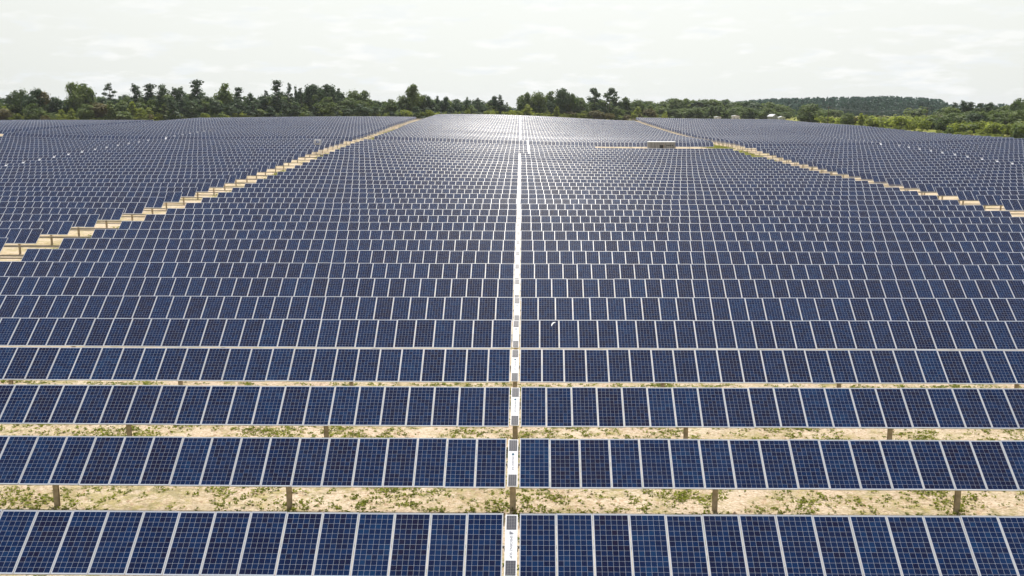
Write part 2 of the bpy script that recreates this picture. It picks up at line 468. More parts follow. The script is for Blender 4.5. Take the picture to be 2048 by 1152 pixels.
# controller panel in the middle gap: white plate, two small modules, printed nameplate
CW, CLn = 0.335, 1.86
pp = Parts()
pp.box((-CW / 2, -CLn / 2, -.030), (CW / 2, CLn / 2, 0.0))
CTRL_PLATE = pp.mesh('controller_panel', [M_WHITE])
def small_module():
    w, l = 0.275, 0.42
    V = [(-w/2, -l/2, 0), (w/2, -l/2, 0), (w/2, l/2, 0), (-w/2, l/2, 0)]
    V2 = V + [(x, y, .012) for x, y, _ in V]
    Q = [(4, 5, 6, 7), (0, 1, 5, 4), (1, 2, 6, 5), (2, 3, 7, 6), (3, 0, 4, 7)]
    uv = []
    for q in Q:
        for v in q:
            x, y, _ = V2[v]; uv.append((x / w * 4 + 2, y / l * 9 + 4.5))
    m, t, b = mat('small_module_cells')
    u = N(t, 'ShaderNodeUVMap'); u.uv_map = 'UVMap'
    s_ = N(t, 'ShaderNodeSeparateXYZ'); t.links.new(u.outputs[0], s_.inputs[0])
    outs = []
    for k, w_ in ((0, .06), (1, .09)):
        f = N(t, 'ShaderNodeMath', operation='FRACT'); t.links.new(s_.outputs[k], f.inputs[0])
        d = N(t, 'ShaderNodeMath', operation='LESS_THAN', inp={1: w_}); t.links.new(f.outputs[0], d.inputs[0]); outs.append(d)
    mx = N(t, 'ShaderNodeMath', operation='MAXIMUM'); t.links.new(outs[0].outputs[0], mx.inputs[0]); t.links.new(outs[1].outputs[0], mx.inputs[1])
    c = N(t, 'ShaderNodeMixRGB', inp={1: (0.018, 0.022, 0.04, 1), 2: (0.28, 0.27, 0.25, 1)}); t.links.new(mx.outputs[0], c.inputs[0])
    t.links.new(c.outputs[0], b.inputs['Base Color'])
    b.inputs['Roughness'].default_value = 0.38
    return mesh_from('small_module', V2, Q, [m], None, uv)
SMALL = small_module()
def text_mesh(body, size):
    cu = bpy.data.curves.new('nameplate_text', 'FONT')
    cu.body = body; cu.size = size; cu.align_x = 'LEFT'; cu.align_y = 'CENTER'; cu.extrude = 0.001
    o = bpy.data.objects.new('tmp', cu); C.objects.link(o)
    dg = bpy.context.evaluated_depsgraph_get()
    me = bpy.data.meshes.new_from_object(o.evaluated_get(dg))
    bpy.data.objects.remove(o)
    me.materials.clear(); me.materials.append(M_INK)
    return me
TXT_A = text_mesh('SMEORNZ SUP', 0.105)
TXT_B = text_mesh('SMEORNZ SUP', 0.085)
pp = Parts()
k = [(-.05, 0), (.05, 0), (.05, .012)]
tri = mesh_from('emblem', [(-.055, .05, 0), (.055, -.03, 0), (-.055, -.045, 0), (-.055, .05, .002), (.055, -.03, .002), (-.055, -.045, .002),
                           (-.03, .058, 0), (.065, -.015, 0), (.05, -.015, 0), (-.045, .058, 0), (-.03, .058, .002), (.065, -.015, .002), (.05, -.015, .002), (-.045, .058, .002)],
                [(3, 5, 4), (0, 3, 4, 1), (1, 4, 5, 2), (2, 5, 3, 0), (13, 12, 11, 10)], [M_INK])
pp = Parts(); pp.tube((0, 0, 0), (0, 0, .002), .045, .045, 16); DOT = pp.mesh('emblem', [M_TEAL])

# ------------------------------------------------------------------ tracker rows
Y0, SP_ROW = 25.38, 6.311
nearlim = 200.0                    # panels individually built up to this depth (10 photo pixels wide)
ORD = {}
def ordinal(n):
    ones = ['', 'first', 'second', 'third', 'fourth', 'fifth', 'sixth', 'seventh', 'eighth', 'ninth', 'tenth', 'eleventh', 'twelfth', 'thirteenth', 'fourteenth',
            'fifteenth', 'sixteenth', 'seventeenth', 'eighteenth', 'nineteenth']
    if n < 20: return ones[n]
    t_ = {2: 'twent', 3: 'thirt', 4: 'fort', 5: 'fift', 6: 'sixt', 7: 'sevent'}[n // 10]
    return t_ + 'ieth' if n % 10 == 0 else t_ + 'y-' + ones[n % 10]
nCT, sT = math.cos(TILT), math.sin(TILT)

def tracker(y, xl, nl, xr, nr, label, group, first_post, tube_ext=(0, 0), idx=0, lim=None, block=0):
    """one tracker: nl panels ending (right edge) at xl, gap with controller, nr panels starting (left edge) at xr"""
    tl = TILT + R(random.gauss(0, 0.12 if y < 75 else 0.38))
    ct_, st_ = math.cos(tl), math.sin(tl)
    px = np.concatenate([xl - PW / 2 - STEP * np.arange(nl), xr + PW / 2 + STEP * np.arange(nr)])
    px = np.sort(px)
    if lim is not None: px = px[(px > lim[0]) & (px < lim[1])]
    yy = np.full(len(px), y)
    za = ground(px, yy) + AXIS
    # the tube is straighter than the ground
    if len(px) > 8:
        cf = np.polyfit(px - px.mean(), za, 4); za = np.polyval(cf, px - px.mean())
        slope = np.polyval(np.polyder(cf), px - px.mean())
        zfun = lambda x: np.polyval(cf, np.asarray(x) - px.mean())
    else:
        slope = np.zeros(len(px)); zfun = lambda x: np.interp(x, px, za)
    za = za + rng.normal(0, 0.006, len(px)) + random.gauss(0, .004 if y < 75 else .012)
    xc = (xl + xr) / 2
    lat, fwd = cam_coords(xc, y)
    near = fwd < nearlim
    cx0 = xc if (lim is None or lim[0] < xc < lim[1]) else float(np.mean(px))
    root = empty('solar_tracker', (cx0, y, gz(cx0, y)))
    tag(root, label, 'solar panel row', group)
    rl = root.location
    ox, oy, oz = rl
    off = np.array([0, -st_ * LIFT, ct_ * LIFT])
    lo, hi = px.min() - PW / 2 - .1 - tube_ext[0], px.max() + PW / 2 + .1 + tube_ext[1]
    if near:
        for i, x in enumerate(px):
            link('solar_panel', PANEL, root, (x - ox, off[1], za[i] - oz + off[2]), (tl + random.gauss(0, .0012), -math.atan(slope[i]), 0))
    else:
        k = len(px)
        Vl = FV.copy()
        yv = Vl[:, 1] * ct_ - Vl[:, 2] * st_; zv = Vl[:, 1] * st_ + Vl[:, 2] * ct_
        A_ = np.zeros((k, len(FV), 3))
        A_[:, :, 0] = (px - ox)[:, None] + Vl[None, :, 0]
        A_[:, :, 1] = yv[None] + off[1]
        A_[:, :, 2] = (za - oz)[:, None] + zv[None] + off[2] + Vl[None, :, 0] * slope[:, None]
        A_[:, :, 2] += rng.normal(0, .004, k)[:, None]
        Q_ = FQ[None] + (np.arange(k) * len(FV))[:, None, None]
        U_ = np.repeat(FUV[None], k, 0).copy()
        U_[:, :, 0] += 8.0 * np.arange(k)[:, None]
        U_[:, :, 1] += 16.0 * (idx % 20)
        me = quad_mesh('panel_bank', A_.reshape(-1, 3), Q_.reshape(-1, 4), [M_CELL, M_FRAME, M_BACK], np.tile(FI, k), U_.reshape(-1, 2))
        o = link('panel_bank', me, root); o['kind'] = 'stuff'
    # torque tube, in lengths that follow the slope
    pt = Parts()
    tx = np.linspace(lo, hi, max(2, int((hi - lo) / 7) + 1)); tz = zfun(np.clip(tx, px.min(), px.max()))
    for a in range(len(tx) - 1):
        pt.tube((tx[a] - ox, 0, tz[a] - oz), (tx[a + 1] - ox, 0, tz[a + 1] - oz), .055, .055, 8 if near else 5, cap=(a in (0, len(tx) - 2)))
    link('torque_tube', pt.mesh('torque_tube', [M_TUBE]), root)
    # piles
    posts = [xc]
    jit = 0 if y < 45 else .3
    x = xc - 7.55 + random.uniform(-jit, jit)
    while x > lo: posts.append(x); x -= 7.95
    x = xc + 6.75 + random.uniform(-jit, jit)
    while x < hi - .6: posts.append(x); x += 8.0
    posts += [px.max() - .35 if hi - tube_ext[1] - max(posts) > 2.5 else None, px.min() + .35 if min(posts) - lo - tube_ext[0] > 2.5 else None]
    posts = [p for p in posts if p is not None and px.min() - .6 <= p <= px.max() + .6]
    if near:
        for p in posts:
            link('post', DRIVE_POST if abs(p - xc) < .01 else POST, root, (p - ox, 0, float(zfun(p)) - oz))
    else:
        pt = Parts()
        for p in posts:
            z = float(zfun(p)) - oz
            pt.box((p - ox - .08, -.06, z - 1.9), (p - ox + .08, .06, z))
        link('posts', pt.mesh('posts', [M_STEEL]), root)['kind'] = 'stuff'
    # controller panel
    if px.min() < xc < px.max() and (block == 1 or fwd < 300):
        zc = float(zfun(xc))
        w = xr - xl
        cp = link('controller_panel', CTRL_PLATE, root, (xc - ox, off[1], zc - oz + off[2]), (tl, 0, 0))
        cp.scale = (1, 1, 1)
        if fwd < 330 or block == 1:
            for s_ in (-1, 1):
                link('small_module', SMALL, cp, (0.0, s_ * (CLn / 2 - .245), .001))
        if fwd < 75:
            if idx == 0:
                link('emblem', tri, cp, (.005, .36, .002), (0, 0, 0))
                link('nameplate', TXT_A, cp, (.0, .285, .002), (0, 0, -math.pi / 2))
            else:
                link('emblem', DOT, cp, (0, .33, .002))
                link('nameplate', TXT_B, cp, (0, .255, .002), (0, 0, -math.pi / 2))
    return root

GAP = 0.46
def lat_limits(y, x0):
    half = (y + 3) * 0.512 * 1.18 + 5
    cxl = y * -math.tan(YAW)
    return (cxl - half, cxl + half)
TR = []
SHIFTED = {31, 32, 33, 34, 35, 38, 39}
for i in range(0, 71):
    if i in (36, 37): continue
    y = Y0 + SP_ROW * i
    c = row_x(y) + random.gauss(0, .03)
    nl, nr = 38, 52
    if i in SHIFTED: c += 2.05; nl, nr = 40, 48
    if i == 35: nr = 16                      # cut short to leave room round the container
    num = i + 1 if i < 36 else i - 1
    TR.append(tracker(y, c - GAP / 2, nl, c + GAP / 2, nr,
            'blue solar panel row, %s from the camera in the middle block' % ordinal(num),
            'solar rows of the middle block', 0, idx=i, lim=lat_limits(y, c), block=1))
def side_block(rng_i, x_edge, side, n1, n2, label, group, skip, ext, block):
    num = 0
    for i in rng_i:
        if i in skip: continue
        num += 1
        y = Y0 + SP_ROW * i
        e = row_x(y) + x_edge + random.gauss(0, .06)
        if side < 0:      # edge is the right end
            xr = e - n1 * STEP
            tracker(y, xr - GAP, n2, xr, n1, label % ordinal(num), group, 0, (0, ext), idx=i, lim=lat_limits(y, 0), block=block)
        else:
            xl = e + n1 * STEP
            tracker(y, xl, n1, xl + GAP, n2, label % ordinal(num), group, 0, (ext, 0), idx=i, lim=lat_limits(y, 0), block=block)
side_block(range(7, 63), -43.1, -1, 48, 42, 'blue solar panel row, %s from the front left of the pale sandy aisle', 'solar rows left of the sandy aisle', (36,), 4.6, 3)
side_block(range(11, 77), 57.4, 1, 34, 36, 'blue solar panel row, %s from the front right of the grassy aisle', 'solar rows right of the aisle', (36,), 4.6, 2)
side_block(range(37, 57), -138.6, -1, 48, 42, 'blue solar panel row, %s from the front at far left below the wood', 'solar rows at the far left', (), 0, 4)

# white crescent mark on the second panel right of the controllers, fifth row
y5 = Y0 + SP_ROW * 4
par = TR[4]
ring = []
for k in range(9):
    a = R(75 + k * 12)
    w = .035 * math.sin(math.pi * (k + .6) / 9.2) + .006
    for s_ in (-1, 1):
        ring.append(((.17 + s_ * w) * math.cos(a), (.30 + s_ * w) * math.sin(a), 0))
crescent_me = mesh_from('white_crescent', ring, [(2 * k, 2 * k + 1, 2 * k + 3, 2 * k + 2) for k in range(8)], [simple('chalky_white', (.85, .86, .85), .8)])
zz = gz(row_x(y5) + 1.7, y5) + AXIS - par.location[2]
o = link('white_crescent', crescent_me, par, (2.02, -sT * (LIFT + .006) + nCT * .50, zz + nCT * (LIFT + .006) + sT * .50), (TILT, 0, 0))

# ------------------------------------------------------------------ foliage
def leaf_material(name, dark, light, trans=0.35):
    m, t, b = mat(name)
    L = t.links.new
    geo = N(t, 'ShaderNodeNewGeometry')
    oi = N(t, 'ShaderNodeObjectInfo')
    nz = N(t, 'ShaderNodeTexNoise', inp={'Scale': 0.45, 'Detail': 3.0})
    L(geo.outputs['Position'], nz.inputs['Vector'])
    at_ = N(t, 'ShaderNodeAttribute', attribute_name='tint')
    a = N(t, 'ShaderNodeMath', operation='MULTIPLY_ADD', inp={1: 0.55}); L(at_.outputs['Fac'], a.inputs[0])
    q = N(t, 'ShaderNodeMath', operation='MULTIPLY', inp={1: 0.40}); L(nz.outputs['Fac'], q.inputs[0]); L(q.outputs[0], a.inputs[2])
    q2 = N(t, 'ShaderNodeMath', operation='MULTIPLY_ADD', inp={1: 0.30, 2: -0.12}); L(oi.outputs['Random'], q2.inputs[0])
    s_ = N(t, 'ShaderNodeMath', operation='ADD'); s_.use_clamp = True; L(a.outputs[0], s_.inputs[0]); L(q2.outputs[0], s_.inputs[1])
    r = N(t, 'ShaderNodeValToRGB')
    r.color_ramp.elements[0].position = 0.1; r.color_ramp.elements[0].color = dark + (1,)
    r.color_ramp.elements[1].position = 0.9; r.color_ramp.elements[1].color = light + (1,)
    L(s_.outputs[0], r.inputs[0]); L(r.outputs[0], b.inputs['Base Color'])
    b.inputs['Roughness'].default_value = 0.6; b.inputs['Specular IOR Level'].default_value = 0.25
    tr = N(t, 'ShaderNodeBsdfTranslucent'); L(r.outputs[0], tr.inputs['Color'])
    ms = N(t, 'ShaderNodeMixShader', inp={0: trans})
    L(b.outputs[0], ms.inputs[1]); L(tr.outputs[0], ms.inputs[2])
    L(ms.outputs[0], t.nodes['Material Output'].inputs['Surface'])
    return m
M_LEAF = leaf_material('broad_leaves', (0.046, 0.090, 0.024), (0.180, 0.235, 0.052), .48)
M_NEEDLE = leaf_material('pine_needles', (0.027, 0.058, 0.027), (0.095, 0.145, 0.054), 0.38)
M_SCRUB = leaf_material('scrub_leaves', (0.105, 0.145, 0.018), (0.370, 0.420, 0.062), 0.6)
M_RUST = leaf_material('rusty_leaves', (0.070, 0.070, 0.022), (0.170, 0.150, 0.042), 0.4)
M_FAR = leaf_material('haze_tinted_pine_leaves', (0.032, 0.066, 0.058), (0.078, 0.140, 0.104), 0.35)  # blue of the distant haze mixed into the leaf colour
M_BARK = simple('bark', (0.10, 0.075, 0.055), 0.9, 0, 0.3, 3.0)

def leaves(centers, size, rg, name, m, squash=1.0, tint=None, nrm=None, flat=1.0):
    """many small leaf clumps: one bent quad each"""
    k = len(centers)
    u = rg.normal(size=(k, 3))
    if nrm is not None: u -= .85 * (u * nrm).sum(1)[:, None] * nrm
    u[:, 2] *= flat
    u /= np.linalg.norm(u, axis=1)[:, None]
    w = rg.normal(size=(k, 3))
    if nrm is not None: w -= .85 * (w * nrm).sum(1)[:, None] * nrm
    w[:, 2] *= flat
    w -= (w * u).sum(1)[:, None] * u; w /= np.linalg.norm(w, axis=1)[:, None]
    u[:, 2] *= squash
    sz = size * rg.uniform(.55, 1.35, k)[:, None]
    c = np.asarray(centers)
    V = np.stack([c - u * sz, c + w * sz * .62, c + u * sz, c - w * sz * .62], 1).reshape(-1, 3)
    Q = np.arange(k * 4).reshape(-1, 4)
    me = bpy.data.meshes.new(name)
    me.vertices.add(k * 4); me.vertices.foreach_set('co', V.astype(np.float32).ravel())
    me.loops.add(k * 4); me.loops.foreach_set('vertex_index', Q.astype(np.int32).ravel())
    me.polygons.add(k); me.polygons.foreach_set('loop_start', np.arange(0, k * 4, 4, dtype=np.int32))
    me.update(calc_edges=True)
    tv = rg.uniform(0, 1, k) if tint is None else tint
    a = me.attributes.new('tint', 'FLOAT', 'POINT'); a.data.foreach_set('value', np.repeat(tv, 4).astype(np.float32))
    me.materials.append(m)
    return me
def lobe_points(lobes, per, rg, fill=0.55):
    """points in the outer part of many lobes; per = number for a lobe of radius 1"""
    out, tin, NRM = [], [], []
    for (x, y, z, rx_, ry_, rz_) in lobes:
        k = max(6, int(per * rx_ * rz_))
        d = rg.normal(size=(k, 3)); d /= np.linalg.norm(d, axis=1)[:, None]
        r = (fill + (1 - fill) * rg.uniform(0, 1, k) ** .6) * (1 + .18 * rg.normal(size=k))
        nn = d + np.array([0, 0, .45]); NRM.append(nn / np.linalg.norm(nn, axis=1)[:, None])
        out.append(np.array([x, y, z]) + d * r[:, None] * np.array([rx_, ry_, rz_]))
        tin.append(np.clip(rg.uniform(0, .45) + rg.uniform(0, .55, k), 0, 1))
    return np.concatenate(out), np.concatenate(tin), np.concatenate(NRM)

def proto_broad(seed, h, w, m, trunk_frac=.25, n=16, leaf=.42, upright=1.0):
    rg = np.random.default_rng(seed)
    lobes = []
    for k in range(n):
        f = rg.uniform(0, 1)
        z = h * (trunk_frac + (1 - trunk_frac) * f * .92)
        prof = math.sin(math.pi * min(1, .16 + .80 * f)) ** .7
        a = rg.uniform(0, 2 * math.pi); rr = rg.uniform(.2, .75) * w / 2 * prof
        s_ = rg.uniform(.13, .25) * w * (.7 + .5 * prof)
        lobes.append((math.cos(a) * rr, math.sin(a) * rr, z, s_, s_, s_ * rg.uniform(.6, .95) * upright))
    pts, tin, nr_ = lobe_points(lobes, 46, rg)
    keep = pts[:, 2] > .05 * h
    crown = leaves(pts[keep], leaf, rg, 'crown', m, tint=tin[keep], nrm=nr_[keep])
    p = Parts()
    p.tube((0, 0, -.4), (.1, 0, h * .45), w * .035 + .06, w * .02 + .04, 7, cap=False)
    for lb in lobes[:7]:
        p.tube((.06, 0, h * random.uniform(.2, .42)), (lb[0] * .8, lb[1] * .8, lb[2]), .09, .03, 5, cap=False)
    return crown, p.mesh('trunk', [M_BARK])
def proto_pine(seed, h, w, m, bare=.5, n=17, leaf=.40, flat=.62):
    """tall pine: bare trunk, plates of needles with sky between them"""
    rg = np.random.default_rng(seed)
    lobes = []
    lean = rg.uniform(-.05, .05) * h
    br = []
    for k in range(n):
        f = (k + rg.uniform(0, 1)) / n
        z = h * (bare + (1 - bare) * f) * .97
        prof = .30 + .70 * math.sin(math.pi * min(1, .30 + .68 * f))
        a = rg.uniform(0, 2 * math.pi); rr = rg.uniform(.15, .85) * w / 2 * prof
        s_ = rg.uniform(.15, .26) * w
        c = (math.cos(a) * rr + lean * f, math.sin(a) * rr, z)
        lobes.append(c + (s_, s_, s_ * flat)); br.append((f, c))
    lobes.append((lean, 0, h * .965, w * .16, w * .16, w * .13))
    pts, tin, nr_ = lobe_points(lobes, 52, rg, .2)
    crown = leaves(pts, leaf, rg, 'crown', m, .7, tint=tin, nrm=nr_)
    p = Parts()
    p.tube((0, 0, -.4), (lean * .5, 0, h * .55), .20, .15, 7, cap=False); p.tube((lean * .5, 0, h * .55), (lean, 0, h * .95), .15, .05, 6, cap=False)
    for f, c in br:
        p.tube((lean * f, 0, c[2] - .5), c, .05, .02, 4, cap=False)
    return crown, p.mesh('trunk', [M_BARK])
def proto_cone(seed, h, w, m, leaf=.40):
    rg = np.random.default_rng(seed)
    lobes = []
    for k in range(22):
        f = (k + rg.uniform(0, 1)) / 22
        rr = w / 2 * (1 - f) * rg.uniform(.3, .8); a = rg.uniform(0, 2 * math.pi)
        s_ = w * (.10 + .16 * (1 - f)) * rg.uniform(.8, 1.2)
        lobes.append((math.cos(a) * rr, math.sin(a) * rr, h * (.08 + .88 * f), s_, s_, s_ * .8))
    pts, tin, nr_ = lobe_points(lobes, 34, rg, .35)
    crown = leaves(pts, leaf, rg, 'crown', m, tint=tin, nrm=nr_)
    p = Parts(); p.tube((0, 0, -.3), (0, 0, h * .85), .16, .04, 6, cap=False)
    return crown, p.mesh('trunk', [M_BARK])
def proto_bush(seed, h, w, m, leaf=.30, n=11):
    rg = np.random.default_rng(seed)
    lobes = []
    for k in range(n):
        a = rg.uniform(0, 2 * math.pi); rr = rg.uniform(0, .75) * w / 2
        s_ = w * rg.uniform(.15, .28)
        lobes.append((math.cos(a) * rr, math.sin(a) * rr, h * rg.uniform(.25, .80), s_, s_, min(s_, h * .32)))
    pts, tin, nr_ = lobe_points(lobes, 60, rg, .45)
    kp = pts[:, 2] > -.1; pts = pts[kp]; tin = tin[kp]; nr_ = nr_[kp]
    crown = leaves(pts, leaf, rg, 'crown', m, tint=tin, nrm=nr_)
    p = Parts()
    for k in range(4): p.tube((0, 0, -.2), tuple(c * .7 for c in lobes[k][:3]), .05, .02, 5, cap=False)
    return crown, p.mesh('stem', [M_BARK])
def fit(pr, h, w):
    cr, tk = pr
    co = np.empty(len(cr.vertices) * 3, np.float32); cr.vertices.foreach_get('co', co); co = co.reshape(-1, 3)
    co[:, 2] *= h / np.percentile(co[:, 2], 99.6)
    co[:, :2] *= (w / 2) / np.percentile(np.hypot(co[:, 0], co[:, 1]), 97)
    cr.vertices.foreach_set('co', co.ravel()); cr.update()
    return cr, tk, h, w
PROTO = {   # name -> (crown, trunk, height, width)
    'oak_a': fit(proto_broad(1, 12, 9.5, M_LEAF), 12, 9.5), 'oak_b': fit(proto_broad(2, 12, 9, M_LEAF, .2, 20), 12, 9), 'oak_c': fit(proto_broad(3, 12, 8, M_LEAF, .15, 18), 12, 8),
    'poplar': fit(proto_broad(4, 14, 7.5, M_LEAF, .18, 26, .42, 1.35), 14, 7.5), 'rust': fit(proto_broad(5, 10, 7, M_RUST, .15, 15), 10, 7),
    'dark_a': fit(proto_broad(6, 12, 8.5, M_NEEDLE, .12, 22), 12, 8.5), 'dark_b': fit(proto_broad(7, 12, 7.5, M_NEEDLE, .1, 20), 12, 7.5),
    'pine_a': fit(proto_pine(11, 16, 6.5, M_NEEDLE), 16, 6.5), 'pine_b': fit(proto_pine(12, 16, 6, M_NEEDLE, .42, 15), 16, 6), 'pine_c': fit(proto_pine(13, 16, 7.5, M_NEEDLE, .55, 11), 16, 7.5),
    'pine_d': fit(proto_pine(14, 16, 5, M_NEEDLE, .35, 16), 16, 5), 'puff': fit(proto_pine(15, 16, 7, M_NEEDLE, .62, 14, .42, .75), 16, 7),
    'cone_a': fit(proto_cone(21, 9, 5, M_LEAF), 9, 5), 'cone_b': fit(proto_cone(22, 9, 5.5, M_SCRUB), 9, 5.5), 'cone_c': fit(proto_cone(23, 10, 5.5, M_NEEDLE), 10, 5.5),
    'bush_a': fit(proto_bush(31, 3, 4.5, M_SCRUB), 3, 4.5), 'bush_b': fit(proto_bush(32, 3.2, 4, M_SCRUB), 3.2, 4), 'bush_c': fit(proto_bush(33, 3, 4, M_LEAF), 3, 4), 'bush_r': fit(proto_bush(34, 2.4, 3.5, M_RUST), 2.4, 3.5),
    'bigoak': fit(proto_broad(8, 10, 13, M_LEAF, .06, 34, .45), 10, 13),
}
def stand(kind, px, Dd, top=None, h=None, w=None, label='', cat='tree', group=None, name=None, sink=0.0):
    """a tree standing at photo column px, depth Dd, its top at photo row `top` (or of height h)"""
    crown, trunk, H, Wd = PROTO[kind]
    x, y = at(px, Dd)
    z = gz(x, y) - sink
    if top is not None: h = max(1.0, z_of(top, Dd) - z)
    sz = h / H
    sw = (w / Wd) if w else sz
    isb = kind.startswith('bush')
    root = empty(name or ('bush' if isb else 'pine_tree' if kind.startswith(('pine', 'puff')) else 'tree'), (x, y, z))
    root.rotation_euler = (0, 0, random.uniform(0, 6.28)); root.scale = (sw, sw, sz)
    tag(root, label, cat, group)
    link('crown', crown, root); link('stem' if isb else 'trunk', trunk, root)
    return root

# depth of the far edge of the solar field at each photo column
def edge_depth(px):
    return float(np.interp(px, [-200, 0, 200, 400, 520, 690, 850, 1037, 1240, 1350, 1500, 1640, 1760, 2048, 2300], [372, 372, 392, 412, 430, 432, 452, 478, 505, 515, 515, 442, 372, 268, 215]))

# trees that can be told apart on the skyline: (kind, column, top row, width m, label)
SKY = [
    ('pine_d', 17, 190, 5, 'dark thin tree at the extreme left end of the wood'),
    ('oak_c', 34, 182, 5, 'slender leafy tree first to rise above the wood at far left'),
    ('oak_a', 47, 179, 5, 'wispy leafy tree beside the pointed one at far left'),
    ('dark_b', 70, 178, 8, 'dark pointed tree with a reddish neighbour at far left of the wood'),
    ('rust', 84, 180, 7, 'tree with a brownish top beside the dark pointed one at far left'),
    ('dark_a', 112, 195, 8, 'low dark rounded tree in the dip left of the big leafy crown'),
    ('oak_b', 152, 166, 9, 'left half of the big double-crowned leafy tree above the wood'),
    ('oak_a', 174, 167, 9.5, 'right half of the big double-crowned leafy tree above the wood'),
    ('pine_d', 225, 167, 6.5, 'spiky dark pine alone on the skyline right of the big leafy crown'),
    ('pine_c', 270, 168, 5.5, 'leaning flat-topped pine, first of the row of umbrella pines'),
    ('pine_a', 306, 168, 8, 'broad umbrella pine, second of the row of umbrella pines'),
    ('pine_c', 330, 169, 7, 'umbrella pine leaning right, third of the row of umbrella pines'),
    ('pine_c', 350, 175, 6, 'lower umbrella pine wedged between two leaning ones'),
    ('pine_c', 367, 174, 6, 'leaning umbrella pine last of the row, left of the tallest pine'),
    ('pine_a', 400, 160, 8.5, 'tallest bushy pine on the skyline of the left wood'),
    ('oak_c', 451, 168, 8, 'open-crowned tree with lacy twigs right of the tallest pine'),
    ('pine_b', 480, 175, 7, 'rounded dark pine right of the lacy open-crowned tree'),
    ('dark_b', 508, 187, 5, 'small dark tree in the notch left of the knobbly pine'),
    ('pine_d', 532, 181, 4, 'small spindly pine just left of the knobbly tall pine'),
    ('pine_b', 557, 161, 8, 'knobbly tall pine standing alone near the middle of the left wood'),
    ('pine_d', 578, 167, 4.5, 'narrow pine close on the right of the knobbly tall pine'),
    ('cone_c', 593, 173, 4, 'thin pointed tree second right of the knobbly tall pine'),
    ('pine_d', 606, 176, 4, 'thin pine third right of the knobbly tall pine'),
    ('dark_a', 627, 170, 9, 'dark rounded tree on the left shoulder of the dense hump'),
    ('dark_b', 640, 172, 9, 'dark domed tree at the middle of the dense hump'),
    ('dark_a', 657, 170, 9, 'dark tree with tufted top on the right of the dense hump'),
    ('cone_c', 679, 177, 5, 'pointed dark tree on the slope right of the dense hump'),
    ('oak_a', 712, 181, 8, 'pale leafy tree left of the pair before the gap'),
    ('oak_b', 730, 182, 9, 'pale spreading leafy tree overlooking the dip in the skyline'),
    ('oak_c', 782, 199, 7, 'lacy small tree in the dip left of the lone poplar'),
    ('poplar', 827, 170, 9, 'tall full poplar-like tree standing alone above the low wood'),
    ('oak_a', 808, 191, 6, 'leafy shoulder tree leaning on the left of the poplar-like tree'),
    ('oak_a', 846, 190, 6, 'yellowish leafy tree tucked under the right of the poplar-like tree'),
    ('dark_b', 862, 193, 5, 'first even-topped tree right of the poplar-like tree'),
    ('cone_c', 875, 192, 5, 'second even-topped tree right of the poplar-like tree'),
    ('dark_b', 888, 194, 5, 'third even-topped tree right of the poplar-like tree'),
    ('dark_b', 915, 199, 6, 'square-topped dark tree in the low stretch before the gap'),
    ('cone_c', 934, 194, 4.5, 'upright narrow tree in the low stretch before the gap'),
    ('pine_d', 956, 196, 4, 'small pine with a knotted tip left of the sky gap'),
    ('dark_b', 985, 193, 5.5, 'rounded tree second left of the sky gap'),
    ('pine_d', 998, 190, 4.5, 'taller pointed pine nearest the left of the sky gap'),
    ('cone_a', 1014, 205, 5, 'low tree sloping down into the sky gap from the left'),
    ('oak_c', 1042, 191, 6, 'leafy tree at the right edge of the sky gap'),
    ('oak_b', 1055, 186, 8, 'yellow-green leafy tree second right of the sky gap'),
    ('oak_a', 1078, 184, 8, 'yellow-green leafy tree third right of the sky gap'),
    ('oak_c', 1100, 183, 7, 'lacy tree with sky showing through its top right of the gap'),
    ('dark_a', 1125, 178, 9, 'big dark domed tree, highest in the clump right of the gap'),
    ('oak_b', 1142, 188, 7, 'leafy tree on the right slope of the big dark domed tree'),
    ('oak_c', 1163, 196, 6, 'small open tree in the notch before the two puff-topped pines'),
    ('puff', 1189, 176, 8, 'left one of the two puff-topped pines sticking out of the wood'),
    ('puff', 1219, 176, 8, 'right one of the two puff-topped pines sticking out of the wood'),
    ('pine_d', 1234, 183, 5, 'slim tree clinging to the right of the right puff-topped pine'),
    ('oak_b', 1252, 195, 9, 'leafy tree at the right foot of the puff-topped pines'),
    ('oak_a', 1275, 200, 9, 'lighter leafy tree where the right-hand wood steps down'),
]
for kind, px, top, w, lab in SKY:
    stand(kind, px, edge_depth(px) + random.uniform(14, 26), top=top, w=w * 1.05, label=lab)
# packed trees that fill the wood below the skyline
MARK_L = [(10, 'the far left end'), (42, 'the thin far-left trees'), (76, 'the dark pointed tree'), (112, 'the dip at left'), (163, 'the big double-crowned tree'),
          (225, 'the spiky lone pine'), (272, 'the first umbrella pine'), (306, 'the broad umbrella pine'), (352, 'the leaning umbrella pines'), (400, 'the tallest pine'),
          (451, 'the lacy tree'), (482, 'the rounded dark pine'), (515, 'the notch'), (560, 'the knobbly tall pine'), (600, 'the thin pines'), (642, 'the dense hump'), (682, 'the pointed hump tree'),
          (721, 'the pale leafy pair'), (770, 'the dip before the poplar'), (827, 'the poplar-like tree'), (876, 'the even-topped trees'), (918, 'the square-topped tree'),
          (955, 'the knotted small pine'), (995, 'the pines by the gap')]
MARK_R = [(1042, 'the edge of the gap'), (1072, 'the yellow-green leafy trees'), (1102, 'the right-hand lacy tree'), (1128, 'the big domed tree'), (1163, 'the right-hand notch'),
          (1190, 'the left puff-topped pine'), (1220, 'the right puff-topped pine'), (1255, 'the last leafy tree'), (1290, 'the step down at right')]
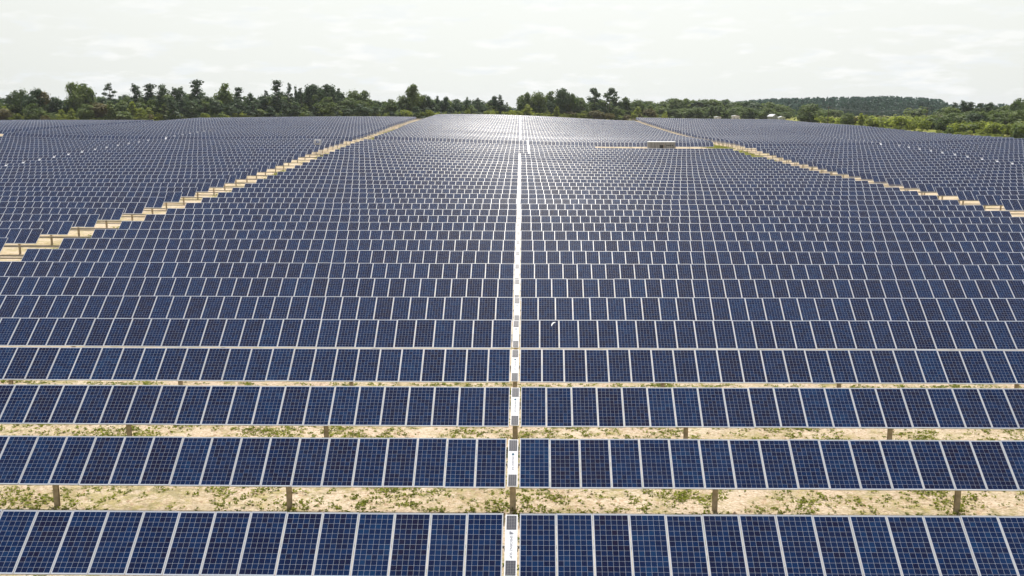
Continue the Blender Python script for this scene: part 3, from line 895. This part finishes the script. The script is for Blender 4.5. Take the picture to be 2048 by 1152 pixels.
LOOK = {'oak_a': 'spreading leafy tree', 'oak_b': 'rounded leafy tree', 'oak_c': 'slim leafy tree', 'dark_a': 'broad dark tree', 'dark_b': 'narrow dark tree', 'cone_a': 'green cone-shaped tree',
        'cone_b': 'yellow-green cone-shaped tree', 'cone_c': 'dark cone-shaped tree', 'rust': 'brownish tree', 'pine_b': 'dark rounded pine',
        'bush_a': 'wide yellow-green bush', 'bush_b': 'upright yellow-green bush', 'bush_c': 'dark green bush', 'bush_r': 'brownish bush'}
def skyline(px):
    return float(np.interp(px, [-60, 0, 60, 110, 150, 200, 260, 400, 500, 540, 600, 640, 670, 700, 760, 860, 930, 1005, 1020, 1034, 1050, 1130, 1170, 1260, 1300],
                           [195, 195, 194, 203, 196, 193, 189, 187, 192, 188, 183, 177, 178, 188, 203, 197, 198, 199, 219, 214, 194, 189, 197, 199, 203]))
SEEN = {}
def lab_of(kind, place, q, marks):
    mk = min(marks, key=lambda a: abs(a[0] - q))[1]
    dx = q - min(marks, key=lambda a: abs(a[0] - q))[0]
    return '%s %s, %s %s' % (LOOK[kind], place, 'under' if abs(dx) < 6 else 'right of' if dx > 0 else 'left of', mk)
px = -70.0
while px < 1300:
    d0 = edge_depth(px)
    for lay, (dd0, frac) in enumerate(((34, .04), (26, .14), (18, .32), (9, .60))):
        q = px + random.uniform(-8, 8)
        if 1017 < q < 1037: continue
        right = q > 1026
        base = 236
        top = skyline(q) + (base - skyline(q)) * frac * random.uniform(.4, 1.35)
        kind = random.choice(['oak_a', 'oak_b', 'oak_c', 'dark_a', 'cone_a'] if right else ['dark_a', 'dark_b', 'oak_b', 'cone_c', 'oak_c', 'dark_b', 'dark_a', 'oak_a'])
        if lay == 3: kind = random.choice(['cone_a', 'cone_b', 'oak_c', 'cone_b', 'rust'] if right or q < 330 else ['cone_a', 'cone_c', 'dark_b', 'cone_c', 'oak_c'])
        place = ('at the back of the wood', 'deep in the wood', 'amid the wood', 'at the front of the wood')[lay]
        stand(kind, q, d0 + dd0 + random.uniform(-3, 3), top=top, w=random.uniform(7, 10), label=lab_of(kind, place, q, MARK_R if right else MARK_L),
              group='trees of the wood right of the gap' if right else 'trees of the left wood')
    px += 22
# yellow-green bushes along the foot of the wood
for k in range(92):
    q = -40 + k * 15 + random.uniform(-5, 5)
    if q > 1330: break
    kd = random.choice(['bush_a', 'bush_b', 'bush_a', 'bush_b', 'bush_a', 'bush_b', 'bush_r'] if q > 880 or q < 330 else ['bush_a', 'bush_b', 'bush_c', 'bush_c'])
    stand(kd, q, edge_depth(q) + random.uniform(6, 9), h=random.uniform(2.8, 4.6), w=random.uniform(4, 7),
          label=lab_of(kd, 'behind the last solar row', q, MARK_R if q > 1026 else MARK_L), cat='bush', group='bushes along the foot of the wood')
# right-hand middle wood, farther off
def mid_lab(kd, where, q):
    sp = min([(1290, 'its left end'), (1325, 'the low stretch'), (1360, 'the first rise'), (1395, 'the middle'), (1433, 'the long low white roof'), (1470, 'the white shed'), (1510, 'the yellow verge'),
              (1545, 'the grey farmhouse'), (1575, 'the white lean-to')], key=lambda a: abs(a[0] - q))[1]
    return '%s %s the mid-distance wood, by %s' % (LOOK[kd], where, sp)
for k in range(34):
    q = 1285 + k * 8.6 + random.uniform(-5, 5)
    top = float(np.interp(q, [1280, 1330, 1340, 1380, 1430, 1470, 1520, 1580], [202, 204, 199, 200, 200, 199, 205, 211])) + random.uniform(-2, 6)
    kd = random.choice(['oak_a', 'oak_b', 'oak_c', 'dark_a', 'oak_b', 'pine_b'])
    stand(kd, q, 600 + random.uniform(-20, 30), top=top, w=random.uniform(10, 15),
          label=mid_lab(kd, 'at the back of', q), group='trees of the mid-distance wood')
for k in range(26):
    q = 1280 + k * 11.5 + random.uniform(-5, 5)
    top = float(np.interp(q, [1280, 1400, 1500, 1560, 1600], [214, 214, 216, 221, 224])) + random.uniform(-3, 5)
    kd = random.choice(['oak_a', 'oak_b', 'oak_c', 'cone_a'])
    stand(kd, q, 566 + random.uniform(-14, 14), top=top, w=random.uniform(9, 13),
          label=mid_lab(kd, 'at the front of', q), group='trees of the mid-distance wood')
# round trees in front of the forest hill
stand('bigoak', 1622, 500, top=209, w=15, label='big dark round tree standing alone beside the yellow field')
stand('oak_b', 1642, 640, top=217, w=10, label='pale small tree peeping out behind the big dark round tree')
stand('oak_a', 1670, 660, top=219, w=14, label='low round tree before the forest hill, right of the utility pole')
stand('bush_c', 1832, 620, top=215, w=14, label='rounded grey-green tree at the far end of the field', cat='tree', name='tree')
stand('oak_a', 1695, 430, top=226, w=6.5, label='rounded green shrub tree at the left end of the scrub')
stand('cone_b', 1722, 400, top=227, w=6, label='bright yellow-green shrub tree with pointed top in the scrub')
stand('bush_c', 1901, 312, top=252, w=3.6, label='dark green shrub standing out at the edge of the last row', cat='bush')
stand('bush_c', 2040, 276, top=245, w=6.0, label='dark glossy shrub at the right end of the scrub', cat='bush')
# right-hand wood
for k in range(46):
    q = 1885 + (k % 23) * 8.8 + random.uniform(-4, 4)
    near_ = k >= 23
    top = float(np.interp(q, [1880, 1900, 1960, 2010, 2030, 2060, 2100], [217, 214, 217, 212, 203, 199, 198])) + random.uniform(-2, 4)
    if near_: top = float(np.interp(q, [1880, 1940, 2048, 2100], [232, 226, 219, 217])) + random.uniform(-4, 5)
    kd = random.choice(['oak_a', 'oak_b', 'oak_c', 'dark_a'])
    sp = min([(1888, 'just right of the forest hill'), (1915, 'under the ragged pair'), (1940, 'under the flat-topped tree'), (1962, 'under the thin pointed tree'), (1985, 'under the feathery tree'),
              (2012, 'left of the tallest tree'), (2034, 'under the tallest tree'), (2062, 'at the right end')], key=lambda a: abs(a[0] - q))[1]
    stand(kd, q, (372 if near_ else 440) + random.uniform(-15, 15), top=top, w=random.uniform(7, 10),
          label='%s %s of the right-hand wood, %s' % (LOOK[kd], 'at the front' if near_ else 'at the back', sp), group='trees of the right-hand wood')
for q, top, kind, lab in ((1905, 205, 'pine_d', 'thin ragged tree left of the ragged pair over the right wood'), (1921, 201, 'pine_c', 'ragged leaning tree over the left end of the right wood'), (1940, 204, 'pine_a', 'flat-topped ragged tree over the right wood'),
                     (1962, 206, 'pine_d', 'thin pointed tree in the middle of the right wood'), (1980, 205, 'pine_c', 'feathery ragged tree in the middle of the right wood'), (2034, 197, 'oak_c', 'tallest leafy tree at the right end of the right wood')):
    stand(kind, q, 432, top=top, w=5.5, label=lab)
# scrub between the right solar rows and the wood
SCR = [(1665, 'beside the slim utility pole'), (1695, 'by the rounded shrub tree'), (1722, 'by the bright pointed shrub tree'), (1755, 'left of the field'), (1795, 'before the yellow field'),
       (1830, 'before the grey-green tree'), (1850, 'at the leaning utility pole'), (1875, 'below the forest hill end'), (1901, 'by the lone dark shrub'), (1935, 'below the ragged pair'), (1970, 'below the right wood'),
       (2005, 'left of the dark glossy shrub'), (2040, 'by the dark glossy shrub')]
for k in range(255):
    u = random.random() ** .85
    q = 1645 + 420 * u
    lo_d = edge_depth(q) + 7
    Dd = lo_d + random.random() ** 1.15 * (115 if q > 1750 else 60)
    hh = random.uniform(1.5, 3.8) * (1 + .6 * (Dd - lo_d) / 115)
    far_ = Dd - lo_d
    gap_h = z_of(232 + random.uniform(-2, 8), Dd) - gz(*at(q, Dd))
    if far_ < 26: hh *= .42
    elif q < 1890: hh = max(.8, gap_h)
    if far_ < 26 and q < 1880 and k % 4: continue
    kd = random.choice(['bush_a', 'bush_b', 'bush_a', 'bush_b', 'cone_b', 'bush_b', 'bush_r', 'bush_c', 'bush_a'])
    sp = min(SCR, key=lambda a: abs(a[0] - q))[1]
    big_ = 'small ' if hh < 2.2 else 'large ' if hh > 4.2 else ''
    stand(kd, q, Dd, h=hh, w=hh * random.uniform(1.4, 2.3), label=big_ + '%s %s, %s' % (LOOK[kd].replace(' tree', ' bush'), 'by the last panels' if far_ < 22 else 'in mid scrub' if far_ < 60 else 'at the back of the scrub', sp),
          cat='bush', group='scrub bushes on the right', name='bush')

# the forest hill: far off, reads as one mass
rg = np.random.default_rng(5)
pts = []; tin = []
for k in range(620):
    q = rg.uniform(1470, 1893)
    Dd = rg.uniform(830, 930)
    top = float(np.interp(q, [1470, 1520, 1560, 1620, 1700, 1770, 1830, 1880, 1893], [204, 200, 198, 196.5, 195, 193.5, 196, 200, 206])) + rg.uniform(-1.5, 2.5) - (930 - Dd) * .006
    if Dd < 850: top += rg.uniform(0, 12)
    x, y = at(q, Dd); zb = gz(x, y); zt = z_of(top, Dd); h = zt - zb
    kk = 60
    f = rg.uniform(.08, 1, kk)
    rr = (1 - f) ** .5 * 3.3 + .5
    a = rg.uniform(0, 6.28, kk); r = rr * rg.uniform(.3, 1, kk) ** .5
    pts.append(np.stack([x + np.cos(a) * r, y + np.sin(a) * r, zb + f * h], 1)); tin.append(np.clip(rg.uniform(0, .6) + rg.uniform(0, .4, kk), 0, 1))
o = link('distant_forest', leaves(np.concatenate(pts), 1.0, rg, 'distant_forest', M_FAR, tint=np.concatenate(tin)))
tag(o, 'blue-green pine forest on the low hill at right horizon', 'forest', kind='stuff')
# low woods closing the horizon behind everything
pts = []; tin = []
for k in range(900):
    q = rg.uniform(-250, 2300); Dd = rg.uniform(1000, 1120)
    top = 219 + rg.uniform(-2, 3) if q < 1300 else (216 + rg.uniform(-2, 3) if q < 1850 else 209 + rg.uniform(-1.5, 2))
    x, y = at(q, Dd); zb = gz(x, y); zt = z_of(top, Dd); h = max(3, zt - zb)
    kk = 36
    f = rg.uniform(.05, 1, kk); a = rg.uniform(0, 6.28, kk); r = ((1 - f) ** .5 * 4.5 + .8) * rg.uniform(.3, 1, kk) ** .5
    pts.append(np.stack([x + np.cos(a) * r, y + np.sin(a) * r, zb + f * h], 1)); tin.append(np.clip(rg.uniform(0, .6) + rg.uniform(0, .4, kk), 0, 1))
o = link('horizon_woods', leaves(np.concatenate(pts), 1.5, rg, 'horizon_woods', M_FAR, tint=np.concatenate(tin)))
tag(o, 'thin line of woods on the horizon seen through the gap', 'woods', kind='stuff')

# weeds on the sand: in the near strips, in the aisles
pts = []
def weed_spots(n_, xr, yr, keep):
    x = rng.uniform(xr[0], xr[1], n_); y = rng.uniform(yr[0], yr[1], n_)
    v = np.array([mnoise.fractal(Vector((a * .33, b_ * .45, 3.1)), .9, 2.1, 5) + .5 * mnoise.noise(Vector((a * 1.7, b_ * 1.7, 9.0))) for a, b_ in zip(x, y)])
    ok = v + rng.normal(0, .48, n_) > keep
    return np.stack([x[ok], y[ok], np.clip(v[ok], 0, 1)], 1)
near_w = np.concatenate([weed_spots(34000, (-30, 30), (29, 47), .20), weed_spots(3000, (-25, 25), (20, 29), .15)])
NA = 13000
ay = rng.uniform(75, 440, NA); side = rng.integers(0, 2, NA)
ax = row_x(ay) + np.where(side == 0, rng.uniform(-43.5, -38, NA), rng.uniform(52, 58, NA))
ak = np.array([mnoise.noise(Vector((a * .08, b_ * .05, 1.0))) for a, b_ in zip(ax, ay)]) + np.where(side == 0, 0, .18) + (ay > 215) * .25 > .08
al = np.stack([ax[ak], ay[ak], np.full(ak.sum(), .5)], 1)
spots = np.concatenate([near_w, al])
gzv = ground(spots[:, 0], spots[:, 1])
cs = []; tt = []; szs = []
for (x, y, v), z in zip(spots, gzv):
    r = abs(rng.normal(.0, .045)) + .016 + .05 * v * rng.uniform(0, 1)
    if y > 60: r = rng.uniform(.10, .38)
    kk = int(7 + 60 * min(r, .25))
    d = rng.normal(size=(kk, 3)) * np.array([1, 1, .55]) * r
    d[:, 2] = np.abs(d[:, 2]) + .01
    cs.append(np.array([x, y, z]) + d); tt.append(np.clip(rng.uniform(0, .6) + rng.uniform(0, .4, kk), 0, 1)); szs.append(np.full(kk, .03 + .22 * r))
M_WEED = leaf_material('weed_leaves', (0.085, 0.120, 0.014), (0.370, 0.390, 0.050), 0.5)
me = leaves(np.concatenate(cs), np.concatenate(szs)[:, None], rng, 'weeds', M_WEED, 1.0, tint=np.concatenate(tt), flat=.4)
o = link('weeds', me); tag(o, 'low yellow-green weeds scattered over the sand between the rows', 'weeds', kind='stuff')
# clods and pebbles
k = 13000
x = rng.uniform(-30, 30, k); y = rng.uniform(28, 47, k); z = ground(x, y)
M_CLOD = simple('dry_clods', (0.34, 0.25, 0.16), 0.95, 0, .3, 3.0)
r = np.abs(rng.normal(.020, .030, k)) + .012
oct_ = np.array([(1, 0, 0), (0, 1, 0), (-1, 0, 0), (0, -1, 0), (.1, .1, .75)])
Vc = (np.stack([x, y, z - .004], 1)[:, None, :] + oct_[None] * r[:, None, None] * rng.uniform(.6, 1.4, (k, 5, 1))).reshape(-1, 3)
T = np.array([(0, 1, 4), (1, 2, 4), (2, 3, 4), (3, 0, 4)])
F = (T[None] + (np.arange(k) * 5)[:, None, None]).reshape(-1, 3)
me = bpy.data.meshes.new('clods')
me.vertices.add(len(Vc)); me.vertices.foreach_set('co', Vc.astype(np.float32).ravel())
me.loops.add(len(F) * 3); me.loops.foreach_set('vertex_index', F.astype(np.int32).ravel())
me.polygons.add(len(F)); me.polygons.foreach_set('loop_start', np.arange(0, len(F) * 3, 3, dtype=np.int32))
me.update(calc_edges=True); me.materials.append(M_CLOD)
o = link('clods', me); tag(o, 'small dry clods of earth on the sand between the near rows', 'clods', kind='stuff')

# ------------------------------------------------------------------ inverter container on the cross road
M_CORR, t, b = mat('grey_corrugated_steel')
geo = N(t, 'ShaderNodeTexCoord')
mpp = N(t, 'ShaderNodeMapping', inp={'Scale': (3.5, 3.5, .35)}); t.links.new(geo.outputs['Object'], mpp.inputs[0])
nz = N(t, 'ShaderNodeTexNoise', inp={'Scale': 1.2, 'Detail': 6.0}); t.links.new(mpp.outputs[0], nz.inputs['Vector'])
r = N(t, 'ShaderNodeValToRGB'); r.color_ramp.elements[0].color = (0.17, 0.17, 0.17, 1); r.color_ramp.elements[0].position = .35; r.color_ramp.elements[1].position = .65; r.color_ramp.elements[1].color = (0.44, 0.44, 0.44, 1)
t.links.new(nz.outputs['Fac'], r.inputs[0]); t.links.new(r.outputs[0], b.inputs['Base Color']); b.inputs['Roughness'].default_value = 0.6
Dd = 250.0
x, y = at(1323, Dd)
base = gz(x, y)
root = empty('inverter_container', (x, y, base))
tag(root, 'grey corrugated equipment container with dark doorway on the cross road', 'container')
Wc, Dc = 6.7, 2.4
Hc = z_of(284.5, Dd) - base
p = Parts()
p.box((-Wc / 2, -Dc / 2, .25), (Wc / 2, Dc / 2, Hc))
link('wall', p.mesh('wall', [M_CORR]), root)
for k in range(30):                    # vertical ribs
    u = -Wc / 2 + .15 + k * (Wc - .3) / 29
    if -.55 < u < .62: continue
    p = Parts(); p.box((u - .045, -Dc / 2 - .045, .3), (u + .045, -Dc / 2 + .01, Hc - .12))
    link('rib', p.mesh('rib', [M_CORR]), root)
p = Parts(); p.box((-Wc / 2 - .06, -Dc / 2 - .10, Hc + .002), (Wc / 2 + .06, Dc / 2 + .10, Hc + .16)); link('roof', p.mesh('roof', [M_WHITE]), root)
p = Parts(); p.box((-.50, -Dc / 2 - .02, .3), (.42, -Dc / 2 + .005, 2.25)); link('doorway', p.mesh('doorway', [M_BLACK]), root)
p = Parts(); p.box((.46, -Dc / 2 - .06, .28), (.56, -Dc / 2 - .003, 2.5)); link('door_post', p.mesh('door_post', [M_STEEL]), root)
for u in (1.3, 1.75, 2.2, 2.65):
    p = Parts(); p.box((u - .15, -Dc / 2 - .075, 2.05), (u + .15, -Dc / 2 - .003, 2.3)); link('vent', p.mesh('vent', [M_BLACK]), root)
for u in (-3, 0, 3):
    p = Parts(); p.box((u - .25, -1.0, -.5), (u + .25, 1.0, .248)); link('footing', p.mesh('footing', [M_WHITE]), root)

# small things on the cross road and in the left aisle
def cabinet(px, Dd, w, h, d, label, lift=.35):
    x, y = at(px, Dd); z = gz(x, y)
    rt = empty('equipment_cabinet', (x, y, z)); tag(rt, label, 'cabinet')
    p = Parts(); p.box((-w / 2, -d / 2, lift), (w / 2, d / 2, lift + h)); link('body', p.mesh('body', [M_WHITE]), rt)
    p = Parts(); p.box((-w / 2 - .05, -d / 2 - .06, lift + h + .002), (w / 2 + .05, d / 2 + .06, lift + h + .06)); link('hood', p.mesh('hood', [M_WHITE]), rt)
    p = Parts(); p.box((-w * .42, -d / 2 - .02, lift + .08), (w * .42, -d / 2 - .002, lift + h - .08)); link('door', p.mesh('door', [M_WHITE]), rt)
    for sx in (-1, 1):
        p = Parts(); p.box((sx * (w / 2 - .1) - .04, -.05, -.3), (sx * (w / 2 - .1) + .04, .05, lift - .002)); link('leg', p.mesh('leg', [M_STEEL]), rt)
cabinet(1241, 248, 1.2, .9, .6, 'wide white cabinet on the cross road left of the grey container')
cabinet(1226, 247, .55, .7, .5, 'narrow white cabinet farthest left on the cross road, right half')
cabinet(944, 247, .7, .9, .5, 'white cabinet left of the bright middle line on the cross road')
# open shelter with a white roof among the left rows
x, y = at(635, 224); z = gz(x, y)
rt = empty('equipment_shelter', (x, y, z)); tag(rt, 'small open shelter with flat white roof among the left rows', 'shelter')
p = Parts(); p.box((-.75, -.7, 3.0), (.75, .7, 3.1)); link('roof', p.mesh('roof', [M_WHITE]), rt)
for sx in (-1, 1):
    for sy in (-1, 1):
        p = Parts(); p.box((sx * .62 - .05, sy * .55 - .05, -.3), (sx * .62 + .05, sy * .55 + .05, 2.998)); link('leg', p.mesh('leg', [M_WHITE]), rt)
p = Parts(); p.box((-.5, -.2, .8), (.5, .2, 2.3)); link('switchboard', p.mesh('switchboard', [M_CORR]), rt)
# utility cart in the left aisle
x, y = at(645.5, 203); z = gz(x, y)
rt = empty('utility_cart', (x, y, z)); rt.rotation_euler = (0, 0, R(8)); tag(rt, 'small black utility cart with white hood in the sandy aisle', 'cart')
p = Parts(); p.box((-.55, -.45, .3), (.25, .45, .75)); p.box((-.5, -.42, .752), (-.4, .42, 1.35)); link('body', p.mesh('body', [M_BLACK]), rt)
p = Parts(); p.prism([(.252, .3), (.72, .32), (.70, .62), (.252, .8)], -.42, .42); link('hood', p.mesh('hood', [M_WHITE]), rt)
p = Parts(); p.box((-.6, -.46, 1.352), (.2, .46, 1.42)); link('canopy', p.mesh('canopy', [M_BLACK]), rt)
for sx in (-.36, .48):
    for sy in (-.47, .47):
        p = Parts(); p.tube((sx, sy - .07, .2), (sx, sy + .07, .2), .22, .22, 12); link('wheel', p.mesh('wheel', [M_BLACK]), rt)
for sx in (-.05, .15):
    p = Parts(); p.box((sx - .02, -.44, .75), (sx + .02, -.40, 1.352)); p.box((sx - .02, .40, .75), (sx + .02, .44, 1.352)); link('roll_bar', p.mesh('roll_bar', [M_BLACK]), rt)

# ------------------------------------------------------------------ far buildings and utility poles
M_ROOF = simple('grey_roof_sheet', (0.45, 0.46, 0.48), 0.5, .2, .08, 1.0)
M_DARK = simple('grey_opening', (0.30, 0.31, 0.32), .7)
def shed(px, Dd, w, h, d, label, roofm, rise=.35, yaw=0.0, name='shed', cat='shed', wallm=None):
    x, y = at(px, Dd); z = gz(x, y)
    rt = empty(name, (x, y, z)); rt.rotation_euler = (0, 0, yaw); tag(rt, label, cat)
    p = Parts(); p.prism([(-w / 2, -.4), (w / 2, -.4), (w / 2, h), (0, h + rise * w / 2), (-w / 2, h)], -d / 2, d / 2); link('wall', p.mesh('wall', [wallm or M_PALE]), rt)
    p = Parts()
    for s_ in (-1, 1):
        pts_ = [(0, h + rise * w / 2 + .02), (s_ * (w / 2 + .3), h - rise * .3 + .02), (s_ * (w / 2 + .3), h - rise * .3 + .12), (0, h + rise * w / 2 + .12)]
        if s_ > 0: pts_ = pts_[::-1]
        p.prism(pts_, -d / 2 - .3, d / 2 + .3)
    link('roof', p.mesh('roof', [roofm]), rt)
    p = Parts(); p.box((w * .1, -d / 2 - .03, -.3), (w * .36, -d / 2 - .003, min(2.1, h * .85))); link('door', p.mesh('door', [M_DARK]), rt)
    p = Parts(); p.box((-w * .34, -d / 2 - .03, h * .4), (-w * .12, -d / 2 - .003, h * .8)); link('window', p.mesh('window', [M_DARK]), rt)
    return rt
shed(1471, 532, 3.8, z_of(232.2, 532) - gz(*at(1471, 532)), 3, 'white shed with bright flat front beyond the right rows', M_PALE, .2)
shed(1435, 532, 3.2, z_of(234.2, 532) - gz(*at(1435, 532)), 3, 'long low white roof beyond the right rows, leftmost', M_WHITE, .15)
shed(1563, 535, 3.2, z_of(234.6, 535) - gz(*at(1563, 535)), 3, 'low white lean-to beside the big dark round tree', M_WHITE, .3)
shed(1545, 552, 3.4, z_of(232.5, 552) - gz(*at(1545, 552)), 4, 'grey farmhouse half hidden in trees behind the sheds', M_ROOF, .6, .5, 'house', 'house', M_CORR)
def pole(px, Dd, top, label, lean=0.0, arm=True):
    x, y = at(px, Dd); z = gz(x, y); h = z_of(top, Dd) - z
    rt = empty('utility_pole', (x, y, z)); rt.rotation_euler = (0, R(lean), 0); tag(rt, label, 'utility pole')
    p = Parts(); p.tube((0, 0, -.5), (0, 0, h), .19, .13, 8); link('pole', p.mesh('pole', [M_BARK]), rt)
    if arm:
        p = Parts(); p.box((-1.2, -.2, h - .7), (1.2, -.1, h - .55)); link('crossarm', p.mesh('crossarm', [M_BARK]), rt)
        for u in (-1.1, 0, 1.1):
            p = Parts(); p.tube((u, -.15, h - .548), (u, -.15, h - .35), .06, .05, 6); link('insulator', p.mesh('insulator', [M_WHITE]), rt)
    return rt, Vector((x, y, z + h - .4))
_, a = pole(1656, 470, 212, 'slim utility pole beside the yellow field right of the round tree')
_, b_ = pole(1850, 400, 213, 'dark leaning utility pole rising from the scrub', 4)
M_WIRE = simple('grey_wire', (.16, .165, .17), .5)
for u in (-1.1, 1.1):
    p = Parts(); prev = None
    for k in range(13):
        f = k / 12
        q = a.lerp(b_, f) + Vector((u, 0, -1.8 * 4 * f * (1 - f)))
        if prev is not None: p.tube(prev, q, .02, .02, 4, cap=False)
        prev = q
    o = link('power_line', p.mesh('power_line', [M_WIRE])); tag(o, 'thin %s wire strung between the two utility poles' % ('nearer' if u > 0 else 'farther'), 'wire')

# ------------------------------------------------------------------ summer haze
p = Parts(); p.box((-4900, -700, -60), (4900, 6300, 42))
M_HAZE = bpy.data.materials.new('haze'); M_HAZE.use_nodes = True
t = M_HAZE.node_tree; t.nodes.clear()
vo = N(t, 'ShaderNodeVolumePrincipled'); mo = N(t, 'ShaderNodeOutputMaterial')
vo.inputs['Color'].default_value = (0.93, 0.96, 1.0, 1); vo.inputs['Density'].default_value = 0.00007; vo.inputs['Anisotropy'].default_value = 0.25
t.links.new(vo.outputs[0], mo.inputs['Volume'])
o = link('haze', p.mesh('haze', [M_HAZE])); tag(o, 'pale summer haze in the air over the solar field', 'haze', kind='stuff')
S.cycles.volume_bounces = 0
